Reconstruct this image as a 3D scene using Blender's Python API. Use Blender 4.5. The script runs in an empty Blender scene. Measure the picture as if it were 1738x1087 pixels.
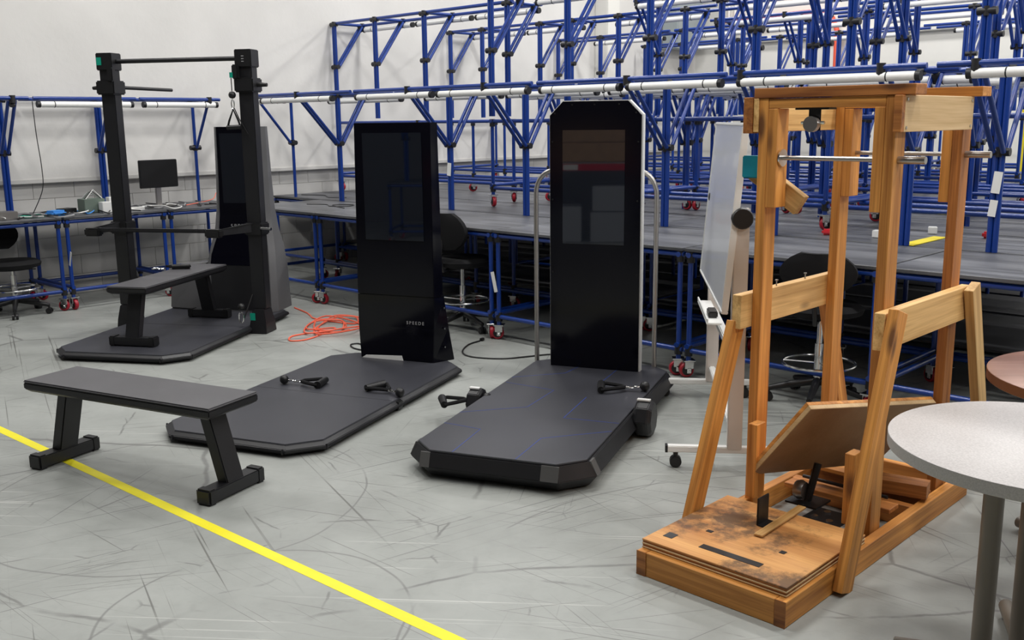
import bpy, bmesh, math, random
from mathutils import Vector, Matrix, Euler
random.seed(7)
S = bpy.context.scene
COL = S.collection
PI = math.pi

# ---------------------------------------------------------------- camera
def make_camera():
    F, CX, CY, HOR, H, ROLL = 1680.0, 869.0, 543.5, 205.0, 1.68, -0.011
    p = math.atan((CY - HOR) / F)
    fw = Vector((0, math.cos(p), -math.sin(p))); up0 = Vector((0, math.sin(p), math.cos(p))); rt0 = Vector((1, 0, 0))
    rt = math.cos(ROLL) * rt0 + math.sin(ROLL) * up0
    up = -math.sin(ROLL) * rt0 + math.cos(ROLL) * up0
    cd = bpy.data.cameras.new('camera'); cd.sensor_width = 36.0; cd.lens = F / 1738 * 36.0
    cd.clip_start = 0.05; cd.clip_end = 100
    co = bpy.data.objects.new('camera', cd); COL.objects.link(co)
    m = Matrix((rt, up, -fw)).transposed().to_4x4(); m.translation = Vector((0, 0, H))
    co.matrix_world = m
    S.camera = co
make_camera()

# ---------------------------------------------------------------- world, light, exposure
wd = bpy.data.worlds.new('world'); S.world = wd; wd.use_nodes = True
wd.node_tree.nodes['Background'].inputs[0].default_value = (0.9, 0.95, 1, 1)
wd.node_tree.nodes['Background'].inputs[1].default_value = 0.3
S.view_settings.view_transform = 'Standard'; S.view_settings.look = 'None'
S.view_settings.gamma = 1.0; S.view_settings.use_curve_mapping = False
S.view_settings.exposure = 0.0
LAMP_POWER = 84.0
UANG = math.atan2(-.696, .718)
UX = Vector((math.cos(UANG), math.sin(UANG), 0)); VX = Vector((-math.sin(UANG), math.cos(UANG), 0))
OR = Vector((-.064, 7.508, 0))
def AB(a, b, z=0.0):
    return OR + UX * a + VX * b + Vector((0, 0, z))
CEIL = 5.6
LAMPS = [(a, b) for a in (-2.6, 1.2, 5.0, 8.6) for b in (-3.4, -.4, 2.6, 5.4, 8.0)]
for (a, b) in LAMPS:
    ld = bpy.data.lights.new('high_bay_light', 'AREA'); ld.shape = 'RECTANGLE'; ld.size = 1.25; ld.size_y = .5
    ld.energy = LAMP_POWER; ld.color = (1.0, .985, .96)
    lo = bpy.data.objects.new('high_bay_light', ld); COL.objects.link(lo)
    lo.location = AB(a, b, CEIL - .2); lo.rotation_euler = (0, 0, UANG)

# ---------------------------------------------------------------- materials
def newmat(name):
    m = bpy.data.materials.new(name); m.use_nodes = True
    return m, m.node_tree, m.node_tree.nodes['Principled BSDF']
def pbr(name, col, rough=.5, metal=0.0, coat=0.0, spec=.5, bump=0.0, bscale=200.0, vary=0.0, vscale=8.0):
    m, t, b = newmat(name)
    b.inputs['Base Color'].default_value = (*col, 1); b.inputs['Roughness'].default_value = rough
    b.inputs['Metallic'].default_value = metal; b.inputs['Coat Weight'].default_value = coat
    b.inputs['Specular IOR Level'].default_value = spec
    tc = None
    if bump or vary:
        tc = t.nodes.new('ShaderNodeTexCoord')
    if bump:
        n = t.nodes.new('ShaderNodeTexNoise'); n.inputs['Scale'].default_value = bscale; n.inputs['Detail'].default_value = 3
        bu = t.nodes.new('ShaderNodeBump'); bu.inputs['Strength'].default_value = bump; bu.inputs['Distance'].default_value = .002
        t.links.new(tc.outputs['Object'], n.inputs['Vector']); t.links.new(n.outputs['Fac'], bu.inputs['Height'])
        t.links.new(bu.outputs['Normal'], b.inputs['Normal'])
    if vary:
        n = t.nodes.new('ShaderNodeTexNoise'); n.inputs['Scale'].default_value = vscale; n.inputs['Detail'].default_value = 5
        r = t.nodes.new('ShaderNodeValToRGB'); r.color_ramp.elements[0].position = .3; r.color_ramp.elements[1].position = .7
        r.color_ramp.elements[0].color = (*[c * (1 - vary) for c in col], 1); r.color_ramp.elements[1].color = (*[min(1, c * (1 + vary)) for c in col], 1)
        t.links.new(tc.outputs['Object'], n.inputs['Vector']); t.links.new(n.outputs['Fac'], r.inputs['Fac'])
        t.links.new(r.outputs['Color'], b.inputs['Base Color'])
    return m

def wood_mat(name, c_lo, c_hi, ring=22.0, knots=True, rough=.55):
    m, t, b = newmat(name)
    N, L = t.nodes, t.links
    tc = N.new('ShaderNodeTexCoord'); oi = N.new('ShaderNodeObjectInfo')
    off = N.new('ShaderNodeVectorMath'); off.operation = 'SCALE'; off.inputs['Scale'].default_value = 17.0
    cmb = N.new('ShaderNodeCombineXYZ'); L.new(oi.outputs['Random'], cmb.inputs[0]); L.new(oi.outputs['Random'], cmb.inputs[1]); L.new(oi.outputs['Random'], cmb.inputs[2])
    L.new(cmb.outputs[0], off.inputs[0])
    add = N.new('ShaderNodeVectorMath'); L.new(tc.outputs['Object'], add.inputs[0]); L.new(off.outputs[0], add.inputs[1])
    mp = N.new('ShaderNodeMapping'); mp.inputs['Scale'].default_value = (.9, ring, ring); L.new(add.outputs[0], mp.inputs[0])
    n1 = N.new('ShaderNodeTexNoise'); n1.inputs['Scale'].default_value = 1.3; n1.inputs['Detail'].default_value = 4; n1.inputs['Distortion'].default_value = .8
    L.new(mp.outputs[0], n1.inputs['Vector'])
    mp2 = N.new('ShaderNodeMapping'); mp2.inputs['Scale'].default_value = (3, 150, 150); L.new(add.outputs[0], mp2.inputs[0])
    n2 = N.new('ShaderNodeTexNoise'); n2.inputs['Scale'].default_value = 1.0; n2.inputs['Detail'].default_value = 2; L.new(mp2.outputs[0], n2.inputs['Vector'])
    mx = N.new('ShaderNodeMath'); mx.operation = 'MULTIPLY_ADD'; mx.inputs[1].default_value = .35; L.new(n2.outputs['Fac'], mx.inputs[0]); L.new(n1.outputs['Fac'], mx.inputs[2])
    r = N.new('ShaderNodeValToRGB'); r.color_ramp.elements[0].position = .45; r.color_ramp.elements[1].position = .85
    r.color_ramp.elements[0].color = (*c_lo, 1); r.color_ramp.elements[1].color = (*c_hi, 1); L.new(mx.outputs[0], r.inputs['Fac'])
    hs = N.new('ShaderNodeHueSaturation'); L.new(r.outputs['Color'], hs.inputs['Color'])
    mr = N.new('ShaderNodeMapRange'); mr.inputs['To Min'].default_value = .82; mr.inputs['To Max'].default_value = 1.12
    L.new(oi.outputs['Random'], mr.inputs['Value']); L.new(mr.outputs[0], hs.inputs['Value'])
    out = hs.outputs['Color']
    if knots:
        mp3 = N.new('ShaderNodeMapping'); mp3.inputs['Scale'].default_value = (2.2, 7, 7); L.new(add.outputs[0], mp3.inputs[0])
        v = N.new('ShaderNodeTexVoronoi'); v.inputs['Scale'].default_value = 1.0; L.new(mp3.outputs[0], v.inputs['Vector'])
        k = N.new('ShaderNodeMapRange'); k.inputs['From Min'].default_value = .07; k.inputs['From Max'].default_value = .17
        k.inputs['To Min'].default_value = .85; k.inputs['To Max'].default_value = 0; L.new(v.outputs['Distance'], k.inputs['Value'])
        mk = N.new('ShaderNodeMixRGB'); mk.inputs[2].default_value = (.09, .03, .01, 1); L.new(k.outputs[0], mk.inputs[0]); L.new(out, mk.inputs[1])
        out = mk.outputs[0]
    L.new(out, b.inputs['Base Color']); b.inputs['Roughness'].default_value = rough
    bu = N.new('ShaderNodeBump'); bu.inputs['Strength'].default_value = .12; bu.inputs['Distance'].default_value = .003
    L.new(mx.outputs[0], bu.inputs['Height']); L.new(bu.outputs['Normal'], b.inputs['Normal'])
    return m

def floor_mat():
    m, t, b = newmat('painted_concrete')
    N, L = t.nodes, t.links
    tc = N.new('ShaderNodeTexCoord'); P = tc.outputs['Object']
    def noise(sc, det=4, vec=P, dist=0.0, rough=.5):
        n = N.new('ShaderNodeTexNoise'); n.inputs['Scale'].default_value = sc; n.inputs['Detail'].default_value = det
        n.inputs['Distortion'].default_value = dist; n.inputs['Roughness'].default_value = rough; L.new(vec, n.inputs['Vector']); return n.outputs['Fac']
    def rng(x, a, c, lo, hi):
        k = N.new('ShaderNodeMapRange'); k.inputs['From Min'].default_value = a; k.inputs['From Max'].default_value = c
        k.inputs['To Min'].default_value = lo; k.inputs['To Max'].default_value = hi; L.new(x, k.inputs['Value']); return k.outputs[0]
    def mul(x, y, op='MULTIPLY'):
        k = N.new('ShaderNodeMath'); k.operation = op; L.new(x, k.inputs[0])
        if isinstance(y, (int, float)): k.inputs[1].default_value = y
        else: L.new(y, k.inputs[1])
        return k.outputs[0]
    base = N.new('ShaderNodeMixRGB'); base.inputs[1].default_value = (.285, .297, .28, 1); base.inputs[2].default_value = (.385, .40, .38, 1)
    L.new(rng(noise(1.1, 8, rough=.65), .35, .65, 0, 1), base.inputs[0])
    col = base.outputs[0]
    def over(col, fac, c):
        k = N.new('ShaderNodeMixRGB'); k.inputs[2].default_value = (*c, 1); L.new(fac, k.inputs[0]); L.new(col, k.inputs[1]); return k.outputs[0]
    # fine mottling
    col = over(col, rng(noise(14, 6, rough=.7), .5, .75, 0, .28), (.25, .26, .25))
    # straight scratches in several directions
    for i, (ang, sc, thr, mask, c) in enumerate([(20, 3.2, .68, .47, (.12, .12, .115)), (62, 2.6, .685, .49, (.13, .13, .12)), (-35, 3.0, .68, .45, (.12, .12, .12)), (-74, 2.2, .70, .51, (.15, .15, .14)), (100, 3.4, .69, .49, (.13, .13, .13)), (5, 2.6, .66, .46, (.55, .56, .53)), (-12, 4.4, .68, .47, (.13, .13, .12)), (42, 5.0, .685, .48, (.14, .14, .13))]):
        rot = N.new('ShaderNodeMapping'); rot.inputs['Rotation'].default_value = (0, 0, math.radians(ang)); rot.inputs['Location'].default_value = (i * 3.1, i * 1.7, i)
        L.new(P, rot.inputs[0])
        wob = N.new('ShaderNodeMapping'); wob.inputs['Scale'].default_value = (.33, 44, 1); L.new(rot.outputs[0], wob.inputs[0])
        s = noise(sc * .6, 1.5, wob.outputs[0], .25)
        mk = rng(noise(.9, 3, rot.outputs[0]), mask, mask + .1, 0, 1)
        col = over(col, mul(rng(s, thr, thr + .03, 0, .8), mk), c)
    # thin crooked marks: voronoi cell edges, broken up by a mask
    for i, (sc, w, mask) in enumerate([(.55, .006, .44), (1.3, .008, .53), (2.6, .012, .57)]):
        dn = N.new('ShaderNodeTexNoise'); dn.inputs['Scale'].default_value = 1.6; dn.inputs['Detail'].default_value = 6; L.new(P, dn.inputs['Vector'])
        mxx = N.new('ShaderNodeMixRGB'); mxx.inputs[0].default_value = .12; L.new(P, mxx.inputs[1]); L.new(dn.outputs['Color'], mxx.inputs[2])
        v = N.new('ShaderNodeTexVoronoi'); v.feature = 'DISTANCE_TO_EDGE'; v.inputs['Scale'].default_value = sc; L.new(mxx.outputs[0], v.inputs['Vector'])
        mk = rng(noise(1.4 + i, 4), mask, mask + .08, 0, 1)
        col = over(col, mul(rng(v.outputs['Distance'], w * .3, w, .7, 0), mk), (.14, .14, .135))
    # two wide tyre arcs
    sp = N.new('ShaderNodeSeparateXYZ'); L.new(P, sp.inputs[0])
    for (cx, cy, r0) in ((-1.55, 4.35, .86), (-.9, 3.15, .55), (1.2, 2.9, 1.6)):
        dx = mul(sp.outputs[0], cx, 'SUBTRACT'); dy = mul(sp.outputs[1], cy, 'SUBTRACT')
        d2 = mul(mul(dx, dx), mul(dy, dy), 'ADD'); d = mul(d2, .5, 'POWER')
        d = mul(d, rng(noise(1.2, 2), 0, 1, -.05, .05), 'ADD')
        e = mul(mul(d, r0, 'SUBTRACT'), 0.0, 'ADD'); ea = N.new('ShaderNodeMath'); ea.operation = 'ABSOLUTE'; L.new(e, ea.inputs[0])
        mk = rng(noise(2.3, 4), .4, .5, 0, 1)
        col = over(col, mul(rng(ea.outputs[0], .002, .007, .65, 0), mk), (.16, .16, .155))
    L.new(col, b.inputs['Base Color'])
    L.new(rng(noise(3.0, 6), .3, .7, .3, .46), b.inputs['Roughness'])
    b.inputs['Specular IOR Level'].default_value = .45
    bu = N.new('ShaderNodeBump'); bu.inputs['Strength'].default_value = .08; bu.inputs['Distance'].default_value = .01
    L.new(noise(6, 4), bu.inputs['Height']); L.new(bu.outputs['Normal'], b.inputs['Normal'])
    return m

def mat_top():   # dark bench tops, worn unevenly
    m, t, b = newmat('bench_mat')
    N, L = t.nodes, t.links
    tc = N.new('ShaderNodeTexCoord'); mp = N.new('ShaderNodeMapping'); mp.inputs['Scale'].default_value = (.8, 5, 1); L.new(tc.outputs['Object'], mp.inputs[0])
    n = N.new('ShaderNodeTexNoise'); n.inputs['Scale'].default_value = 1.6; n.inputs['Detail'].default_value = 6; L.new(mp.outputs[0], n.inputs['Vector'])
    r = N.new('ShaderNodeValToRGB'); r.color_ramp.elements[0].position = .35; r.color_ramp.elements[1].position = .7
    r.color_ramp.elements[0].color = (.045, .046, .05, 1); r.color_ramp.elements[1].color = (.15, .155, .17, 1)
    L.new(n.outputs['Fac'], r.inputs['Fac']); L.new(r.outputs['Color'], b.inputs['Base Color']); b.inputs['Roughness'].default_value = .42
    return m

M = dict(
    floor=floor_mat(),
    wall=pbr('wall_paint', (.66, .648, .625), .8, bump=1.0, bscale=16, vary=.07, vscale=1.2),
    block=pbr('painted_block', (.55, .54, .52), .75, bump=.4, bscale=60, vary=.04, vscale=3),
    wallback=pbr('back_wall_paint', (.72, .71, .67), .8, vary=.04, vscale=1.5),
    wallfar=pbr('rear_room_paint', (.16, .16, .16), .85),
    ceiling=pbr('ceiling_paint', (.22, .22, .22), .9),
    blue=pbr('blue_pipe', (.004, .036, .235), .3, coat=.15),
    joint=pbr('black_joint', (.012, .012, .014), .45),
    tube=pbr('white_diffuser', (.86, .86, .84), .4),
    top=mat_top(),
    chrome=pbr('chrome', (.75, .75, .75), .18, metal=1),
    steel=pbr('brushed_steel', (.45, .43, .41), .35, metal=1),
    redw=pbr('red_wheel', (.36, .010, .025), .35),
    black=pbr('black_plastic', (.008, .008, .009), .42),
    satin=pbr('black_satin_metal', (.010, .010, .012), .42, bump=.1, bscale=300),
    mat=pbr('rubber_mat', (.040, .041, .050), .42, bump=.15, bscale=250, vary=.12, vscale=3),
    vinyl=pbr('bench_vinyl', (.08, .078, .085), .45, bump=.2, bscale=180, vary=.1, vscale=4),
    gloss=pbr('gloss_black', (.002, .002, .005), .12, spec=.28),
    screen=pbr('screen_glass', (.004, .006, .012), .02, coat=1.0),
    cap=pbr('corner_grey', (.085, .083, .082), .5),
    shell=pbr('charcoal_shell', (.115, .115, .12), .5, bump=.1, bscale=200, vary=.08, vscale=2),
    green=pbr('green_tag', (.0, .30, .20), .5),
    cream=pbr('cream_enamel', (.66, .60, .55), .4),
    white=pbr('white_enamel', (.82, .82, .80), .35),
    board=pbr('whiteboard_face', (.78, .80, .84), .22, coat=.3),
    laminate=pbr('speckled_laminate', (.50, .475, .465), .4, vary=.14, vscale=160),
    lamedge=pbr('laminate_edge', (.40, .385, .37), .5, vary=.12, vscale=220),
    brownlam=wood_mat('brown_laminate', (.22, .105, .07), (.34, .18, .13), 18, False, .35),
    brownedge=pbr('brown_edge', (.20, .075, .03), .45),
    bronze=pbr('bronze_enamel', (.19, .165, .135), .42),
    orange=pbr('orange_cord', (.9, .15, .08), .5),
    yellow=pbr('yellow_tape', (.88, .78, .015), .5, vary=.06, vscale=6),
    ylw=pbr('yellow_plastic', (.8, .66, .02), .5),
    teal=pbr('teal_tape', (.0, .26, .36), .5),
    cyan=pbr('cyan_foam', (.10, .55, .75), .6),
    red=pbr('red_plastic', (.55, .02, .03), .45),
    paper=pbr('white_paper', (.8, .8, .78), .7),
    fir=wood_mat('fir_lumber', (.36, .125, .018), (.76, .34, .075), 20),
    firdark=wood_mat('aged_lumber', (.20, .06, .012), (.52, .20, .045), 20),
    pine=wood_mat('pale_pine', (.46, .235, .065), (.84, .54, .215), 15),
    ply=wood_mat('pale_plywood', (.50, .32, .14), (.70, .50, .27), 6, False),
    plyface=wood_mat('brown_plywood_face', (.30, .18, .085), (.40, .255, .13), 5, False, .5),
    cardboard=pbr('cardboard', (.42, .26, .14), .8, vary=.1),
    clearbin=pbr('clear_bin', (.35, .37, .4), .3),
    redpipe=pbr('red_pipe', (.75, .10, .05), .45),
    greybox=pbr('grey_enamel', (.30, .34, .35), .45),
    cloth=pbr('blue_cloth', (.05, .25, .65), .9),
    olive=pbr('olive_box', (.13, .17, .14), .6),
    fabric=pbr('black_fabric', (.007, .007, .008), .8, spec=.25, bump=.3, bscale=300),
    logo=pbr('grey_logo_paint', (.35, .35, .36), .5),
    seam=pbr('blue_seam', (.02, .05, .26), .5),
    shelfshade=pbr('shade_shelf_dark', (.03, .03, .033), .6),
    dark=pbr('dark_seam', (.012, .012, .014), .6),
)
def ply_top_mat():
    m = wood_mat('worn_plywood', (.40, .155, .04), (.66, .34, .115), 7, False, .55)
    t = m.node_tree; N, L = t.nodes, t.links; b = N['Principled BSDF']
    src = b.inputs['Base Color'].links[0].from_socket
    tc = N.new('ShaderNodeTexCoord'); n = N.new('ShaderNodeTexNoise'); n.inputs['Scale'].default_value = 9; n.inputs['Detail'].default_value = 8; n.inputs['Roughness'].default_value = .7
    L.new(tc.outputs['Object'], n.inputs['Vector'])
    g = N.new('ShaderNodeTexNoise'); g.inputs['Scale'].default_value = 2.6; L.new(tc.outputs['Object'], g.inputs['Vector'])
    mu = N.new('ShaderNodeMath'); mu.operation = 'MULTIPLY'; L.new(n.outputs['Fac'], mu.inputs[0]); L.new(g.outputs['Fac'], mu.inputs[1])
    k = N.new('ShaderNodeMapRange'); k.inputs['From Min'].default_value = .26; k.inputs['From Max'].default_value = .36; k.inputs['To Max'].default_value = .8; L.new(mu.outputs[0], k.inputs['Value'])
    x = N.new('ShaderNodeMixRGB'); x.inputs[2].default_value = (.06, .035, .02, 1); L.new(k.outputs[0], x.inputs[0]); L.new(src, x.inputs[1]); L.new(x.outputs[0], b.inputs['Base Color'])
    return m
M['plytop'] = ply_top_mat()

# ---------------------------------------------------------------- mesh helpers
class MB:
    def __init__(s): s.v = []; s.f = []
    def add(s, vs, fs):
        o = len(s.v); s.v += [tuple(v) for v in vs]; s.f += [[i + o for i in f] for f in fs]; return s
    def box(s, x0, x1, y0, y1, z0, z1, mtx=None):
        vs = [Vector((x, y, z)) for z in (z0, z1) for y in (y0, y1) for x in (x0, x1)]
        if mtx is not None: vs = [mtx @ v for v in vs]
        return s.add(vs, [[0, 2, 3, 1], [4, 5, 7, 6], [0, 1, 5, 4], [2, 6, 7, 3], [0, 4, 6, 2], [1, 3, 7, 5]])
    def cyl(s, p0, p1, r, n=12, r1=None):
        return s.tube([p0, p1], r, n, [r, r if r1 is None else r1])
    def tube(s, path, r, n=8, radii=None):
        path = [Vector(p) for p in path]; k = len(path); vs = []; prev = None
        for i, p in enumerate(path):
            d = (path[min(i + 1, k - 1)] - path[max(i - 1, 0)]).normalized()
            if prev is None:
                a = Vector((0, 0, 1)) if abs(d.z) < .9 else Vector((1, 0, 0)); x = d.cross(a).normalized()
            else:
                x = (prev - d * prev.dot(d)).normalized()
            prev = x; y = d.cross(x); rr = radii[i] if radii else r
            vs += [p + (x * math.cos(2 * PI * j / n) + y * math.sin(2 * PI * j / n)) * rr for j in range(n)]
        fs = [[i * n + j, i * n + (j + 1) % n, (i + 1) * n + (j + 1) % n, (i + 1) * n + j] for i in range(k - 1) for j in range(n)]
        fs += [[j for j in reversed(range(n))], [(k - 1) * n + j for j in range(n)]]
        return s.add(vs, fs)
    def loft(s, rings, cap=True):
        n = len(rings[0]); vs = [v for r in rings for v in r]
        fs = [[i * n + j, i * n + (j + 1) % n, (i + 1) * n + (j + 1) % n, (i + 1) * n + j] for i in range(len(rings) - 1) for j in range(n)]
        if cap: fs += [list(reversed(range(n))), [(len(rings) - 1) * n + j for j in range(n)]]
        return s.add(vs, fs)
    def prism(s, poly, z0, z1):
        return s.loft([[(x, y, z0) for x, y in poly], [(x, y, z1) for x, y in poly]])
    def lathe(s, prof, n=24, c=(0, 0, 0), axis='z'):
        rings = []
        for (r, z) in prof:
            rg = []
            for j in range(n):
                a = 2 * PI * j / n; p = (r * math.cos(a), r * math.sin(a), z)
                if axis == 'x': p = (p[2], p[0], p[1])
                if axis == 'y': p = (p[0], p[2], p[1])
                rg.append((p[0] + c[0], p[1] + c[1], p[2] + c[2]))
            rings.append(rg)
        return s.loft(rings)
    def mesh(s, name, mat, bevel=0, smooth=False, seg=2):
        me = bpy.data.meshes.new(name); me.from_pydata(s.v, [], s.f); me.update()
        bm = bmesh.new(); bm.from_mesh(me)
        bmesh.ops.recalc_face_normals(bm, faces=bm.faces)
        if bevel:
            bmesh.ops.bevel(bm, geom=[e for e in bm.edges if len(e.link_faces) == 2 and e.calc_face_angle(0) > .5], offset=bevel, segments=seg, affect='EDGES', clamp_overlap=True)
        bm.to_mesh(me); bm.free()
        if smooth:
            me.shade_smooth()
            try: me.set_sharp_from_angle(angle=.7)
            except Exception: pass
        me.materials.append(mat if not isinstance(mat, str) else M[mat])
        return me
    def build(s, name, mat, parent=None, bevel=0, smooth=False, seg=2, loc=None, rot=None):
        return inst(name, s.mesh(name, mat, bevel, smooth, seg), parent, loc, rot)
def inst(name, me, parent=None, loc=None, rot=None, scale=None):
    o = bpy.data.objects.new(name, me); COL.objects.link(o)
    if parent: o.parent = parent
    if loc is not None: o.location = loc
    if rot is not None: o.rotation_euler = rot
    if scale is not None: o.scale = scale
    return o
def thing(name, label, cat, loc=(0, 0, 0), rz=0, group=None):
    o = bpy.data.objects.new(name, None); COL.objects.link(o); o.empty_display_size = .1
    o.location = loc; o.rotation_euler = (0, 0, rz)
    o['label'] = label; o['category'] = cat
    if group: o['group'] = group
    return o
def tag(o, label, cat, group=None):
    o['label'] = label; o['category'] = cat
    if group: o['group'] = group
    return o
def struct(o): o['kind'] = 'structure'; return o
def copy_tree(o, parent=None):
    c = o.copy(); COL.objects.link(c)
    if parent: c.parent = parent
    for ch in list(o.children): copy_tree(ch, c)
    return c
_unit = {}
def pipe(name, p0, p1, r, mat, parent, n=10):
    key = (mat, n)
    if key not in _unit: _unit[key] = MB().cyl((0, 0, 0), (0, 0, 1), 1, n).mesh(mat + '_pipe', mat, smooth=True)
    p0, p1 = Vector(p0), Vector(p1); d = p1 - p0
    o = inst(name, _unit[key], parent, p0, None, (r, r, d.length))
    o.rotation_euler = d.to_track_quat('Z', 'Y').to_euler()
    return o
def board(name, p0, p1, w, t, mat, parent, side=(0, 0, 1), bevel=.002):
    """sawn board from p0 to p1 (centre line); w measured along 'side', t across"""
    p0, p1 = Vector(p0), Vector(p1); x = (p1 - p0).normalized(); L = (p1 - p0).length
    z = Vector(side); z = (z - x * z.dot(x)).normalized(); y = z.cross(x)
    o = MB().box(0, L, -t / 2, t / 2, -w / 2, w / 2).build(name, mat, parent, bevel=bevel, seg=1)
    m = Matrix((x, y, z)).transposed().to_4x4(); m.translation = p0
    o.matrix_local = m
    return o
def text(name, body, size, mat, parent, loc, rot, ext=.0008):
    cu = bpy.data.curves.new(name, 'FONT'); cu.body = body; cu.size = size; cu.extrude = ext; cu.space_character = 1.45
    tmp = bpy.data.objects.new(name, cu); COL.objects.link(tmp); dg = bpy.context.evaluated_depsgraph_get()
    me = bpy.data.meshes.new_from_object(tmp.evaluated_get(dg)); bpy.data.objects.remove(tmp)
    me.materials.clear(); me.materials.append(M[mat])
    return inst(name, me, parent, loc, rot)
def octo(x0, x1, y0, y1, c):
    return [(x0 + c, y0), (x1 - c, y0), (x1, y0 + c), (x1, y1 - c), (x1 - c, y1), (x0 + c, y1), (x0, y1 - c), (x0, y0 + c)]

# ---------------------------------------------------------------- the room
A0, A1, B0, B1 = -4.87, 10.4, -11.5, 9.7
def abpoly(a0, a1, b0, b1): return [AB(a0, b0)[:2], AB(a1, b0)[:2], AB(a1, b1)[:2], AB(a0, b1)[:2]]
struct(MB().prism(abpoly(A0 - .3, A1 + .3, B0 - .3, B1 + .3), -.12, 0).build('floor', 'floor'))
struct(MB().prism(abpoly(A0 - .3, A1 + .3, B0 - .3, B1 + .3), CEIL, CEIL + .1).build('ceiling', 'ceiling'))
def room_obj(name, mat, a0, a1, b0, b1, z0, z1, bevel=0, parent=None):
    o = MB().box(a0, a1, b0, b1, z0, z1).build(name, mat, parent, bevel=bevel)
    if parent is None:
        o.location = OR; o.rotation_euler = (0, 0, UANG)
    return o
wl = struct(room_obj('wall_left', 'wall', A0 - .3, A0 + .07, B0, B1, 1.17, CEIL))
struct(room_obj('trim_1', 'wall', A0 - .3, A0 - .004, B0, B1, 0, 1.17))
blk = MB().box(0, .05, .0015, .3985, .0015, .1935).mesh('concrete_block', 'block', bevel=.002, seg=1)
for k in range(6):
    for j in range(26):
        b = -4.2 + j * .4 + (.2 if k % 2 else 0)
        inst('concrete_block', blk, wl, (A0 - .04, b, k * .195))
struct(room_obj('trim_2', 'block', A0 - .1, A0 + .085, B0, B1, 1.13, 1.17, .004))
wb_ = struct(room_obj('wall_back', 'wallback', A0 - .3, A1 + .3, B1, B1 + .3, 0, CEIL))
struct(room_obj('trim_3', 'wallback', A0 + .07, A1, B1 - .1, B1, 2.9, 2.98, .01))
struct(room_obj('trim_4', 'wallback', A0 + .07, A0 + .32, B1 - 2.75, B1 - 2.45, 0, CEIL, .01))
struct(room_obj('wall_right', 'wallfar', A1, A1 + .3, B0, B1, 0, CEIL))
struct(room_obj('wall_front', 'wallfar', A0 - .3, A1 + .3, B0 - .3, B0, 0, CEIL))
fix = MB().box(-.66, .66, -.29, .29, 0, .16).mesh('lamp_housing', 'greybox', bevel=.02)
for (a, b) in LAMPS:
    o = inst('ceiling_light', fix, None, AB(a, b, CEIL - .185), (0, 0, UANG))
    tag(o, 'grey housing of an overhead panel lamp on the ceiling', 'ceiling light', 'overhead panel lamps')

# yellow floor line
def floor_strip(name, mat, p, q, w, z=.0008):
    p, q = Vector((*p, 0)), Vector((*q, 0)); d = (q - p).normalized(); n = Vector((-d.y, d.x, 0)) * w / 2
    o = MB(); o.prism([(p + n)[:2], (p - n)[:2], (q - n)[:2], (q + n)[:2]], .0001, z)
    return o.build(name, mat)
tag(floor_strip('floor_tape', 'yellow', (-5.6, 7.74), (1.9, 1.15), .052), 'yellow tape line running diagonally across the grey floor', 'tape')

# ---------------------------------------------------------------- blue pipe benches
PR = .0175
caster_fork = MB()
caster_fork.box(-.04, .04, -.04, .04, .110, .12).box(-.03, .03, -.028, -.0225, .06, .113).box(-.03, .03, .0225, .028, .06, .113).box(-.014, .014, -.028, -.0225, .03, .07).box(-.014, .014, .0225, .028, .03, .07).cyl((0, -.03, .045), (0, .03, .045), .008, 8)
fork_me = caster_fork.mesh('caster_fork', 'chrome', bevel=.002, seg=1)
wheel_me = MB().lathe([(.01, -.017), (.026, -.019), (.044, -.016), (.05, -.008), (.05, .008), (.044, .016), (.026, .019), (.01, .017)], 18, axis='y').mesh('wheel', 'redw', smooth=True)
hub_me = MB().lathe([(.003, -.0215), (.031, -.0205), (.034, -.018), (.034, .018), (.031, .0205), (.003, .0215)], 14, axis='y').mesh('hub', 'black', smooth=True)
joint_me = MB().cyl((0, 0, -.035), (0, 0, .035), .027, 10).mesh('joint', 'joint', smooth=True)
jointx_me = MB().cyl((0, 0, -.03), (0, 0, .03), .026, 10).cyl((-.06, 0, 0), (.06, 0, 0), .026, 10).mesh('cross_joint', 'joint', smooth=True)
tube_me = MB().cyl((-.6, 0, 0), (.6, 0, 0), .028, 12).mesh('light_tube', 'tube', smooth=True)
band_me = MB().lathe([(.0285, -.004), (.030, -.003), (.030, .003), (.0285, .004)], 12, axis='x').mesh('band', 'joint')
endc_me = MB().cyl((0, 0, 0), (.03, 0, 0), .03, 12).mesh('end_cap', 'joint', smooth=True)
def caster(x, y, z0, parent, rz):
    f = inst('caster', fork_me, parent, (x, y, z0), (0, 0, rz))
    w = inst('wheel', wheel_me, f, (.012, 0, .05)); 
    inst('hub', hub_me, f, (.012, 0, .05))
def light_tube(x, y, z, parent, L=1.2):
    t = inst('light_tube', tube_me, parent, (x, y, z), None, (L / 1.2, 1, 1))
    s = 1.2 / L
    for k in (-.42, .42): inst('band', band_me, t, (k, 0, 0), None, (s, 1, 1))
    inst('end_cap', endc_me, t, (.6, 0, 0), None, (s, 1, 1)); inst('end_cap', endc_me, t, (-.6 - .03 * s, 0, 0), None, (s, 1, 1))
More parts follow.
